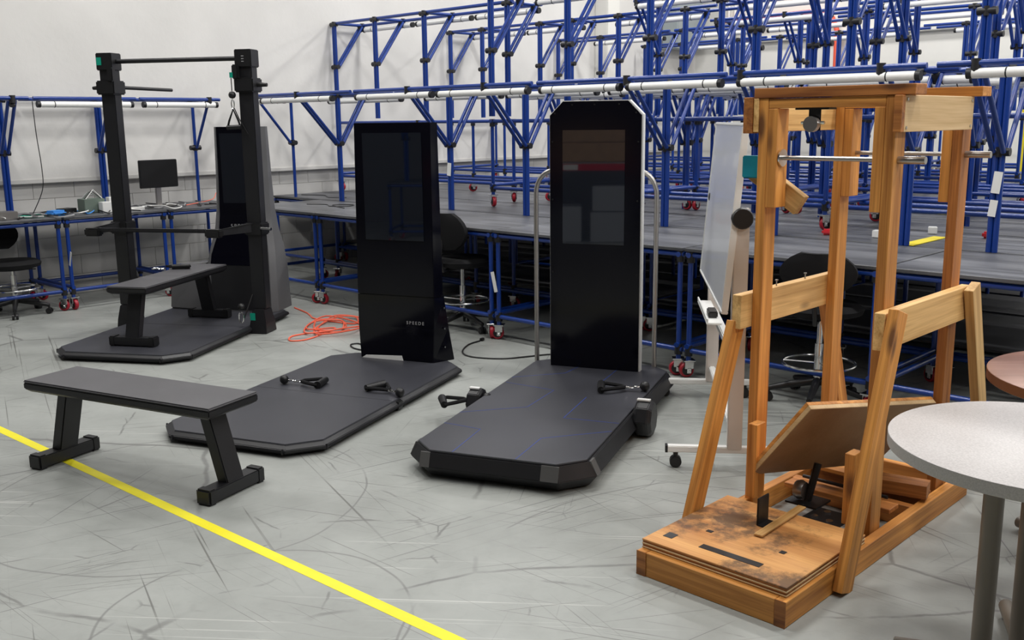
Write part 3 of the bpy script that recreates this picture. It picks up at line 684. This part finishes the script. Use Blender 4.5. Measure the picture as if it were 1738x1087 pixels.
# posts
def post(x, d0, z1, mat, z0=.09, t=.04, name='post', D=.09):
    return board(name, (x + t / 2, d0 + D / 2, z0), (x + t / 2, d0 + D / 2, z1), D, t, mat, rig, side=(0, 1, 0))
post(.02, .73, 1.755, fir, .01); post(.53, .73, 1.755, fir, .01); post(.02, 1.38, 1.755, fir, .01); post(.53, 1.38, 1.755, frd, .01)
post(.061, .73, 1.715, fir, 1.33, name='doubler'); post(.489, .73, 1.715, fir, 1.335, name='doubler')
post(.061, 1.38, 1.715, fir, 1.335, name='doubler'); post(.489, 1.38, 1.715, fir, 1.33, name='doubler')
post(.065, .66, .45, fir, .134, name='stub_post', D=.07); post(.485, .66, .42, fir, .134, name='stub_post', D=.07)
# top
for d in (.775, 1.425):
    board('top_beam', (-.002, d, 1.775), (.635, d, 1.775), .038, .10, frd if d < 1 else fir, rig)
    board('lower_beam', (.061, d, 1.735), (.529, d, 1.735), .037, .088, fir, rig)
for x, m_ in ((.008, pin), (.588, 'ply')):
    t_ = .022
    MB().box(-.0, .67, -t_ / 2, t_ / 2, -.065, .065).build('gusset', m_, rig, bevel=.002, seg=1).matrix_local = Matrix.Translation((x, .725, 1.69)) @ Matrix.Rotation(PI / 2, 4, 'Z')
board('gusset_block', (-.025, .72, 1.69), (-.025, .90, 1.69), .14, .04, frd, rig)
board('gusset_block', (.60, .718, 1.69), (.571, .718, 1.69), .13, .03, frd, rig)
for (dd, zz) in ((.75, 1.74), (1.37, 1.74), (.75, 1.64), (1.37, 1.64)):
    MB().cyl((.599, dd, zz), (.6015, dd, zz), .006, 8).build('screw', 'steel', rig)
# side boards and outward braces
board('side_board', (.0, .645, .91), (.0, 1.49, .91), .14, .04, pin, rig)
board('side_board', (.592, .645, .91), (.592, 1.49, .91), .14, .04, pin, rig)
board('brace', (-.022, .36, .005), (-.022, .68, .86), .085, .038, fir, rig, side=(0, 1, 0))
board('brace', (.637, .37, .005), (.637, .70, .985), .088, .038, fir, rig, side=(0, 1, 0))
board('brace', (-.022, 1.78, .005), (-.022, 1.45, .90), .085, .038, fir, rig, side=(0, 1, 0))
board('brace', (.637, 1.78, .005), (.637, 1.43, .985), .085, .038, pin, rig, side=(0, 1, 0))
board('diagonal_block', (-.05, .84, 1.47), (.16, .84, 1.335), .085, .04, pin, rig)
MB().box(-.085, -.0, .79, .83, 1.44, 1.53).build('tape_patch', 'teal', rig, bevel=.004)['label'] = 'teal tape wrap'
for (dd) in (.95, 1.2):
    MB().cyl((.005, dd, .98), (.005, dd, 1.005), .003, 6).cyl((.005, dd, 1.003), (.005, dd, 1.007), .007, 8).build('raised_screw', 'steel', rig)
# steel rods
for d in (.77, 1.425):
    rr = MB().cyl((.06, d, 1.525), (.60, d, 1.525), .009, 12).build('steel_rod', 'steel', rig, smooth=True)
    MB().cyl((.57, d, 1.525), (.67, d, 1.525), .014, 12).build('rod_sleeve', 'steel', rr, smooth=True)
    if d < 1: MB().lathe([(.009, 0), (.034, 0), (.034, .006), (.009, .006)], 20, (.105, d, 1.525), axis='x').build('washer', 'chrome', rr, smooth=True)
# pulley bracket under the top beam
pb = MB().box(.17, .31, .735, .80, 1.709, 1.716).box(.215, .265, .76, .766, 1.63, 1.712).build('pulley_bracket', 'black', rig, bevel=.002)
MB().lathe([(.008, -.012), (.03, -.012), (.024, 0), (.03, .012), (.008, .012)], 18, (.24, .74, 1.655), axis='y').build('pulley_wheel', 'steel', pb, smooth=True)
MB().cyl((.195, .745, 1.66), (.29, .745, 1.66), .006, 8).build('axle', 'chrome', pb)
# tilting plate, propped on a steel pivot
A_, B_, C_, D_ = [Vector(p) for p in ((.094, .662, .235), (.346, .646, .568), (.555, 1.36, .48), (.304, 1.376, .147))]
nrm = (B_ - A_).cross(D_ - A_).normalized()
if nrm.y > 0: nrm = -nrm
back = -nrm
def plate(name, mat, t0, t1, shrink=0):
    return MB().loft([[p + back * t0 for p in (A_, B_, C_, D_)], [p + back * t1 for p in (A_, B_, C_, D_)]]).build(name, mat, rig, bevel=.001, seg=1)
plate('tilt_plate_face', 'plyface', .0, .0025); plate('tilt_plate_core', 'ply', .0026, .022); plate('tilt_plate_back', 'fir', .0222, .038)
MB().cyl((.24, .86, .10), (.26, .9, .26), .016, 10).box(.17, .31, .80, .93, .096, .104).build('pivot_stand', 'black', rig)
MB().lathe([(.01, -.02), (.035, -.02), (.042, 0), (.035, .02), (.01, .02)], 18, (.215, .845, .15), axis='x').build('bearing', 'steel', rig, smooth=True)
MB().box(.30, .46, .68, .84, .093, .099).build('steel_plate', 'black', rig, bevel=.002)
for p in ((.34, .73), (.41, .72), (.36, .80)): MB().cyl((*p, .098), (*p, .106), .014, 12).build('bolt', 'chrome', rig)
ab_ = MB().box(.255, .262, .42, .50, .133, .245).box(.26, .32, .42, .50, .133, .138).build('angle_bracket', 'black', rig, bevel=.002)
for (dd, zz) in ((.46, .20), (.44, .22), (.48, .165), (.43, .17)): MB().cyl((.252, dd, zz), (.255, dd, zz), .006, 8).build('bolt', 'chrome', ab_)
board('wood_strip', (.315, .33, .139), (.30, .70, .139), .01, .035, pin, rig)
MB().cyl((.12, 1.05, .13), (.5, 1.05, .13), .008, 8).build('black_rod', 'black', rig)

# ---------------------------------------------------------------- mobile whiteboard
wN, wF = Vector((1.074, 4.604, 0)), Vector((1.219, 5.879, 0))
d_ = (wF - wN); WL = d_.length; wa = math.atan2(d_.y, d_.x)
wbd = thing('mobile_whiteboard', 'white rolling whiteboard seen edge-on between the black panel and timber frame', 'whiteboard', wN, wa)
for x in (0, WL):
    MB().box(x - .025, x + .025, -.035, .035, .1, 1.27).build('upright', 'cream', wbd, bevel=.004)
    MB().box(x - .02, x + .02, -.24, .33, .08, .112).build('foot_bar', 'white', wbd, bevel=.004)
    for y in (-.235, .325):
        MB().box(x - .021, x + .021, y - .006, y + .006, .079, .113).build('foot_cap', 'black', wbd)
        yy = y * .86
        cw = MB().cyl((x - .022, yy, .03), (x + .022, yy, .03), .029, 16).build('caster_wheel', 'black', wbd, smooth=True, bevel=.004)
        MB().cyl((x, yy, .045), (x, yy, .085), .012, 8).build('caster_stem', 'black', cw)
    MB().lathe([(.01, -.03), (.045, -.03), (.05, -.02), (.05, .02), (.03, .035), (.01, .035)], 20, (x - .02, -.0, 1.225), axis='x').build('clamp_knob', 'black', wbd, smooth=True)
tl = Matrix.Translation((WL / 2, .032, 1.225)) @ Matrix.Rotation(R(4.6), 4, 'X')
bd = MB().box(-WL / 2 - .02, WL / 2 + .05, -.012, .012, -.44, .42).build('board_panel', 'board', wbd); bd.matrix_local = tl
fr = MB()
x0, x1 = -WL / 2 - .03, WL / 2 + .06
fr.box(x0, x1, -.016, .016, .42, .435).box(x0, x1, -.016, .016, -.455, -.44).box(x0, x0 + .012, -.016, .016, -.44, .42).box(x1 - .012, x1, -.016, .016, -.44, .42)
f_ = fr.build('board_frame', 'white', wbd, bevel=.003); f_.matrix_local = tl
MB().box(.02, WL - .02, -.02, .02, .52, .56).build('cross_tube', 'white', wbd, bevel=.006)
MB().box(.02, WL - .02, -.018, .018, .17, .20).build('cross_tube', 'white', wbd, bevel=.006)
tr = MB().box(.55, WL - .05, .02, .10, .60, .612).box(.55, WL - .05, .092, .10, .612, .635).build('pen_tray', 'white', wbd, bevel=.003)
er = MB().box(-.07, .07, -.025, .025, 0, .035).build('eraser', 'black', None, bevel=.006, loc=wN + Matrix.Rotation(wa, 3, 'Z') @ Vector((.75, .055, .613)), rot=(0, 0, wa))
tag(er, 'black eraser lying in the whiteboard tray', 'eraser')

# ---------------------------------------------------------------- round tables
def round_table(label, c, r, top, edge, fa):
    t = thing('round_table', label, 'table', (c[0], c[1], 0))
    MB().lathe([(.001, .739), (r - .004, .739), (r - .0005, .7375), (r - .0005, .736), (.001, .735)], 72).build('tabletop', top, t, smooth=True)
    MB().lathe([(.001, .7355), (r, .7355), (r, .702), (r - .004, .699), (.001, .699)], 72).build('edge_band', edge, t, smooth=True)
    MB().box(-.16, .16, -.16, .16, .68, .699).build('mount_plate', 'bronze', t, bevel=.003)
    for k in range(4):
        a = fa + k * PI / 2; u_ = Vector((math.cos(a), math.sin(a), 0))
        MB().cyl(u_ * .13 + Vector((0, 0, .03)), u_ * .13 + Vector((0, 0, .69)), .030, 20).build('column', 'bronze', t, smooth=True)
        f = MB().tube([u_ * .11 + Vector((0, 0, .034)), u_ * .38 + Vector((0, 0, .034))], .024, 16).build('foot', 'bronze', t, smooth=True, bevel=.003)
        MB().cyl(u_ * .34 + Vector((0, 0, 0)), u_ * .34 + Vector((0, 0, .013)), .015, 12).build('glide', 'black', f)
round_table('round table with pale speckled grey top in the right foreground', (1.565, 2.765), .44, 'laminate', 'lamedge', math.atan2(.08, -.25) )
round_table('round table with reddish brown wood-look top at right edge', (2.23, 3.49), .455, 'brownlam', 'brownedge', .4)

# ---------------------------------------------------------------- drafting chairs
def drafting_chair(label, c, rz, seat_h=.56, back_top=.98):
    t = thing('drafting_chair', label, 'chair', (c[0], c[1], 0), rz, 'black drafting chairs')
    MB().lathe([(.02, seat_h - .05), (.16, seat_h - .045), (.235, seat_h - .02), (.245, seat_h + .01), (.21, seat_h + .035), (.02, seat_h + .03)], 28).build('seat', 'fabric', t, smooth=True)
    rings = []
    bh = back_top - (seat_h + .12)
    for k in range(9):
        z = seat_h + .12 + bh * k / 8; f = math.sin(PI * (k + .6) / 9.2) ** .5; w = .215 * f
        y = .20 + .035 * (k / 8) ** 1.5
        rings.append([(-w, y - .03, z), (-w * .5, y + .005, z), (0, y + .015, z), (w * .5, y + .005, z), (w, y - .03, z), (w, y + .01, z), (w * .5, y + .045, z), (0, y + .055, z), (-w * .5, y + .045, z), (-w, y + .01, z)])
    MB().loft(rings).build('backrest', 'fabric', t, smooth=True)
    MB().tube([(0, .05, seat_h - .05), (0, .24, seat_h - .05), (0, .28, seat_h + .05), (0, .25, seat_h + .2)], .014, 8).build('back_bar', 'black', t, smooth=True)
    MB().cyl((0, 0, .22), (0, 0, seat_h - .04), .018, 12).cyl((0, 0, .12), (0, 0, .36), .027, 14).build('gas_column', 'chrome', t, smooth=True)
    ring_ = MB().tube([(math.cos(a) * .21, math.sin(a) * .21, .24) for a in [2 * PI * i / 32 for i in range(33)]], .009, 8)
    for k in range(3): ring_.tube([(0, 0, .24), (math.cos(k * 2.094) * .21, math.sin(k * 2.094) * .21, .24)], .006, 6)
    ring_.build('foot_ring', 'chrome', t, smooth=True)
    MB().tube([(.1, 0, seat_h - .06), (.24, .02, seat_h - .075)], .006, 6).build('lever', 'black', t)
    for k in range(5):
        a = k * 2 * PI / 5 + .3; u_ = Vector((math.cos(a), math.sin(a), 0))
        MB().tube([u_ * .02 + Vector((0, 0, .13)), u_ * .16 + Vector((0, 0, .105)), u_ * .29 + Vector((0, 0, .078))], .02, 10, [.026, .022, .016]).build('base_arm', 'black', t, smooth=True)
        n_ = Vector((-u_.y, u_.x, 0)); q = u_ * .285 + Vector((0, 0, .0275))
        cw = MB().cyl(q - n_ * .026, q - n_ * .006, .0272, 14).cyl(q + n_ * .006, q + n_ * .026, .0272, 14).build('caster', 'black', t, smooth=True, bevel=.003)
        MB().cyl(u_ * .285 + Vector((0, 0, .03)), u_ * .285 + Vector((0, 0, .085)), .009, 8).build('stem', 'black', cw)
    return t
drafting_chair('black drafting chair with chrome foot ring at the left photo edge', (-4.50, 8.85), R(60), .46, .84)
drafting_chair('black drafting chair half hidden behind the glossy middle tower', (-.40, 8.02), R(143), .56, .97)
drafting_chair('black drafting chair with broad round back behind the timber frame', (1.83, 5.75), R(155), .57, .93)

# ---------------------------------------------------------------- cords on the floor
def cord(label, name, pts, r, mat, z=None):
    P = [Vector((*p[:2], p[2] if len(p) > 2 else r)) for p in pts]; out = []
    for i in range(len(P) - 1):
        p0, p1, p2, p3 = P[max(i - 1, 0)], P[i], P[i + 1], P[min(i + 2, len(P) - 1)]
        for k in range(6):
            t = k / 6; out.append(.5 * ((2 * p1) + (p2 - p0) * t + (2 * p0 - 5 * p1 + 4 * p2 - p3) * t * t + (-p0 + 3 * p1 - 3 * p2 + p3) * t ** 3))
    out.append(P[-1])
    return tag(MB().tube(out, r, 7).build(name, mat, smooth=True), label, 'cord')
rc = random.Random(3)
pts = [(-2.01, 9.0), (-1.85, 8.75), (-1.79, 8.62), (-1.70, 8.45)]
for k in range(30):
    a = k * 1.05; rr = .12 + .1 * rc.random()
    pts.append((-1.50 + rr * math.cos(a) * 1.1 + .08 * math.sin(k * .6), 8.12 + .42 * rr / .2 * math.sin(a) * .75 + .1 * math.cos(k * .45), .007 + .012 * (k % 3)))
pts += [(-1.52, 7.85), (-1.62, 7.62), (-1.74, 7.58), (-1.76, 7.75), (-1.6, 7.88), (-1.42, 7.9), (-1.34, 7.98)]
cord('bright orange extension cord in a loose tangle on the floor', 'orange_lead', pts, .0065, 'orange')
cord('black power cord curving over the floor left of the tall panel', 'extension_lead', [(.34, 7.0), (.281, 7.027), (.1, 6.96), (-.03, 6.915), (-.17, 6.921), (-.32, 7.0), (-.37, 7.15), (-.335, 7.37), (-.249, 7.506)], .006, 'black')
o = MB().box(-.02, .02, -.012, .012, .0, .022).build('plug', 'black', None, bevel=.003, loc=(-.235, 7.53, .0005), rot=(0, 0, R(60))); tag(o, 'black plug at the end of the power cord', 'plug')
cord('short black cord loop beside the foot of the middle tower', 'extension_lead', [(-1.10, 7.0), (-1.12, 7.3), (-1.18, 7.45), (-1.24, 7.42), (-1.2, 7.3), (-1.1, 7.2), (-1.0, 7.05)], .006, 'black')
cord('thin black cord hanging down from the left wall light frame', 'hanging_cord', [AB(-4.25, -1.75, 1.9), AB(-4.26, -1.74, 1.6), AB(-4.24, -1.73, 1.3), AB(-4.25, -1.74, 1.1), AB(-4.32, -1.82, .88)], .004, 'black')
cord('thin pinkish red cable running along the left bench top edge', 'cable', [AB(-4.2, -.35, .868), AB(-4.3, 0, .9), AB(-4.5, .2, .97), AB(-4.6, .6, 1.02)], .004, 'orange')
cord('black cable drooping off the left bench beside the curved tower', 'cable', [AB(-4.1, -.2, .87), AB(-3.95, -.12, .87), AB(-3.88, -.06, .8), AB(-3.86, -.02, .55), AB(-3.88, .0, .35)], .005, 'black')
cord('thin black cord lying on the corner bench top', 'cable', [AB(-4.5, 1.25, .865), AB(-4.2, 1.35, .865), AB(-3.9, 1.2, .865), AB(-3.7, 1.3, .865)], .004, 'black')
cord('thin black cable coiled on the bench left of the middle tower', 'cable', [AB(-3.3, .5, .865), AB(-3.1, .6, .865), AB(-2.9, .5, .865), AB(-2.75, .6, .865), AB(-2.85, .75, .865), AB(-3.0, .6, .865), AB(-2.6, .45, .865)], .004, 'black')

# ---------------------------------------------------------------- things on the benches
def put(name, label, cat, mat, a, b, z, L, W, H, rz=0, bevel=.004, group=None):
    p = AB(a, b, z)
    return tag(MB().box(-L / 2, L / 2, -W / 2, W / 2, 0, H).build(name, mat, None, bevel=bevel, loc=p, rot=(0, 0, UANG + rz)), label, cat, group)
mon = thing('computer_monitor', 'black flat computer monitor on the left bench, turned off', 'monitor', AB(-4.35, -.55, .862), UANG + PI / 2 + .1)
MB().box(-.215, .215, -.014, .014, .19, .47).build('display_housing', 'black', mon, bevel=.006)
MB().box(-.205, .205, -.0155, -.0135, .20, .462).build('display', 'fabric', mon)
MB().box(-.03, .03, .014, .04, .0, .33).build('stand_column', 'steel', mon, bevel=.004)
MB().box(-.11, .11, -.07, .10, 0, .012).build('stand_base', 'steel', mon, bevel=.004)
ZC = .862
bx = put('parts_bin', 'olive green open bin of wires among the clutter on the left bench', 'bin', 'olive', -4.25, -1.30, ZC, .16, .20, .13)
for k in range(4):
    MB().tube([(-.06 + .03 * k, -.07, .12), (-.05 + .03 * k, -.02 + .01 * k, .18 + .012 * k), (-.02 + .03 * k, .06, .15), (.0 + .02 * k, .09, .12)], .005, 6).build('wire', ('logo', 'olive', 'black', 'white')[k], bx, smooth=True)
pw_ = put('power_supply', 'white boxy charger block in front of the olive bin', 'charger', 'white', -4.12, -1.22, ZC, .09, .10, .10)
put('power_supply', 'white charger block right of the olive bin', 'charger', 'white', -4.3, -1.08, ZC, .08, .08, .13)
put('cloth_bundle', 'crumpled bright blue cloth bundle on the left bench', 'cloth', 'cloth', -4.15, -1.68, ZC, .13, .16, .05, .3, .02)
put('metal_jig', 'grey metal jig at the far left end of the left bench', 'jig', 'steel', -4.15, -2.12, ZC, .16, .16, .07, 0)
put('metal_jig', 'tall grey box with wires at the left photo edge', 'jig', 'greybox', -4.35, -2.25, ZC, .14, .18, .16, 0)
put('circuit_box', 'small black box left of the olive bin', 'box', 'black', -4.3, -1.52, ZC, .12, .14, .05, .4)
put('circuit_board', 'dark green circuit board lying flat by the blue cloth', 'board', 'green', -4.2, -1.88, ZC, .14, .18, .015, .1, .001)
put('paper_stack', 'loose white papers on the left bench before the rack upright', 'paper', 'paper', -4.2, -.98, ZC, .24, .3, .012, .2, .001)
rr_ = random.Random(11)
CN = ['white', 'black', 'logo', 'black', 'white', 'cloth', 'black', 'white', 'black', 'logo']
CW = {'white': 'white', 'black': 'black', 'logo': 'grey', 'cloth': 'blue'}
for k in range(14):
    b0 = -2.2 + k * .145; a0 = -4.35 + .25 * rr_.random(); pts = []
    for j in range(7):
        pts.append(AB(a0 + .24 * math.sin(j * 1.3 + k), b0 + .05 * j + .06 * math.cos(j * 2 + k), ZC + .006 + .02 * rr_.random()))
    c_ = CN[k % 10]
    cb = cord(CW[c_] + ' cable tangled among the clutter on the left bench', 'tangled_cable', pts, .006, c_); cb['group'] = 'tangled cables on the left bench'
cy = put('foam_sheet', 'upright light blue sheet standing left of the glossy middle tower', 'sheet', 'cyan', -2.06, .56, ZC, .05, .04, .30, .3)
st = thing('yellow_strip', 'flat bright yellow strip lying on the bench top behind the timber frame', 'strip', AB(2.68, 1.28, ZC), UANG)
MB().box(-.055, .04, -.28, .30, 0, .004).build('strip_sheet', 'ylw', st)
for i, (a, b, l) in enumerate([(2.35, 1.3, 'white charger brick on the bench top just left of the yellow strip'), (2.55, 1.75, 'white plug pack on the bench top behind the yellow strip'), (2.72, 1.72, 'second white plug pack just right of the one behind the yellow strip')]):
    put('plug_pack', l, 'charger', 'white', a, b, ZC, .06, .05, .05, .4 * i)
put('red_clamp', 'small red tool on the bench top seen between the timber posts', 'tool', 'red', 2.02, 1.25, ZC, .1, .06, .04, .4, .012)
put('red_clamp', 'small red tool on the bench top right of the yellow strip', 'tool', 'red', 2.95, 1.72, ZC, .1, .06, .045, .2, .012)
# papers taped to frames and legs
def note(label, a, b, z, h, mat='paper', w=.05, tilt=.1):
    p = AB(a, b, z); o = MB().box(-w / 2, w / 2, -.001, .001, 0, h).build('paper_note', mat, None, loc=p, rot=(0, tilt, UANG)); tag(o, label, 'paper', None); return o
note('white paper strip taped to the bench leg left of the tall panel', -.07, -.01, .38, .16, w=.035, tilt=-.25)
note('white rag taped to the blue post behind the middle tower', -1.66, .975, 1.18, .12, w=.05)
note('white paper label on the blue post at the right edge', 3.20, .975, 1.22, .13, w=.05)
note('second white label below it on the right edge blue post', 3.19, .975, 1.08, .1, w=.045)
note('white paper strip taped to the left wall bench leg', -3.90, -1.70, .42, .14, w=.03, tilt=.4)
gt = MB().box(-.035, .035, -.01, .01, -.14, .14).build('grey_strip', 'steel', None, bevel=.003, loc=AB(.66, 2.05, 1.44), rot=(0, .45, UANG)); tag(gt, 'grey metal strip tilted between blue pipes left of the whiteboard', 'strip')

# ---------------------------------------------------------------- fixtures on the far walls
cab = thing('electrical_cabinet', 'large grey electrical cabinet high on the far wall corner', 'cabinet', AB(-4.77, 9.1, 0), UANG)
MB().box(.0, .28, -.42, .34, 2.82, 3.9).build('cabinet_body', 'greybox', cab, bevel=.01); MB().box(.28, .285, -.38, .30, 2.86, 3.86).build('door', 'greybox', cab, bevel=.002)
rp = MB().tube([AB(-4.2, 9.55, 3.28), AB(-2.6, 9.55, 3.30), AB(-2.38, 9.55, 3.28), AB(-2.2, 9.55, 3.18), AB(-2.12, 9.55, 3.0), AB(-2.08, 9.55, 0)], .04, 12).build('fire_pipe', 'redpipe', smooth=True)
tag(rp, 'orange red pipe running along and down the far wall', 'pipe')
for i, (a, l) in enumerate([(-4.25, 'leftmost thin white conduit on the far wall beside the cabinet'), (-4.12, 'middle thin white conduit on the far wall beside the cabinet'), (-4.0, 'rightmost thin white conduit on the far wall beside the cabinet'), (-1.0, 'lone thin white conduit on the far wall right of the red pipe')]):
    o = MB().cyl(AB(a, 9.66, .5), AB(a, 9.66, 4.6), .022, 10).build('conduit', 'white', smooth=True); tag(o, l, 'conduit')
yb = MB().box(-.04, .04, -.03, .03, 0, .9).build('yellow_guard', 'ylw', None, bevel=.01, loc=AB(1.25, 7.78, ZC), rot=(0, 0, UANG)); tag(yb, 'yellow upright guard among the blue pipes at far right', 'guard')

# ---------------------------------------------------------------- what the glossy panels mirror: storage behind the photographer
rk = thing('storage_rack', 'red-beamed storage rack of cardboard boxes mirrored in the tall black panel', 'rack', (-4.4, -.3, 0), R(-37))
for x in (-.75, .75):
    for y in (-.35, .35): MB().box(x - .03, x + .03, y - .03, y + .03, 0, 2.0).build('upright', 'black', rk)
for y in (-.35, .35): MB().box(-.75, .75, y - .02, y + .02, 1.0, 1.09).build('beam', 'red', rk)
MB().box(-.74, .74, -.36, .36, 1.09, 1.11).build('shelf', 'steel', rk)
MB().box(-.35, -.15, .371, .374, 1.01, 1.08).build('beam_label', 'paper', rk)
for i, (x, z, w, h, m_, l) in enumerate([(-.02, 1.11, 1.15, .26, 'cardboard', 'wide brown cardboard box on the red-beamed rack'), (-.02, 1.375, 1.05, .2, 'cardboard', 'second brown cardboard box lying on top of the wide one'),
                                       (-.35, 0, .5, .5, 'clearbin', 'grey clear bin under the rack, left'), (.3, 0, .55, .42, 'clearbin', 'grey clear bin under the rack, right'), (.3, .43, .5, .35, 'clearbin', 'grey clear bin stacked on the right one')]):
    p = Vector((-4.4, -.3, 0)) + Matrix.Rotation(R(-37), 3, 'Z') @ Vector((x, 0, z))
    tag(MB().box(-w / 2, w / 2, -.28, .28, 0, h).build('storage_box', m_, None, bevel=.01, loc=p + Vector((0, 0, .002)), rot=(0, 0, R(-37))), l, 'box')

mb_ = bench('pipe_workbench', 'blue pipe bench with red bin, mirrored in the glossy middle tower', None, -6.9, 1.5, R(-38), 1.6, .8, posts=[.2, .8, 1.4], py=.4, arms=(.4,), zt=1.95)
tag(MB().box(-.25, .25, -.2, .2, 0, .22).build('storage_bin', 'red', None, bevel=.01, loc=(-5.95, 1.35, .862), rot=(0, 0, R(-38))), 'red storage bin on the bench mirrored in the middle tower', 'bin')
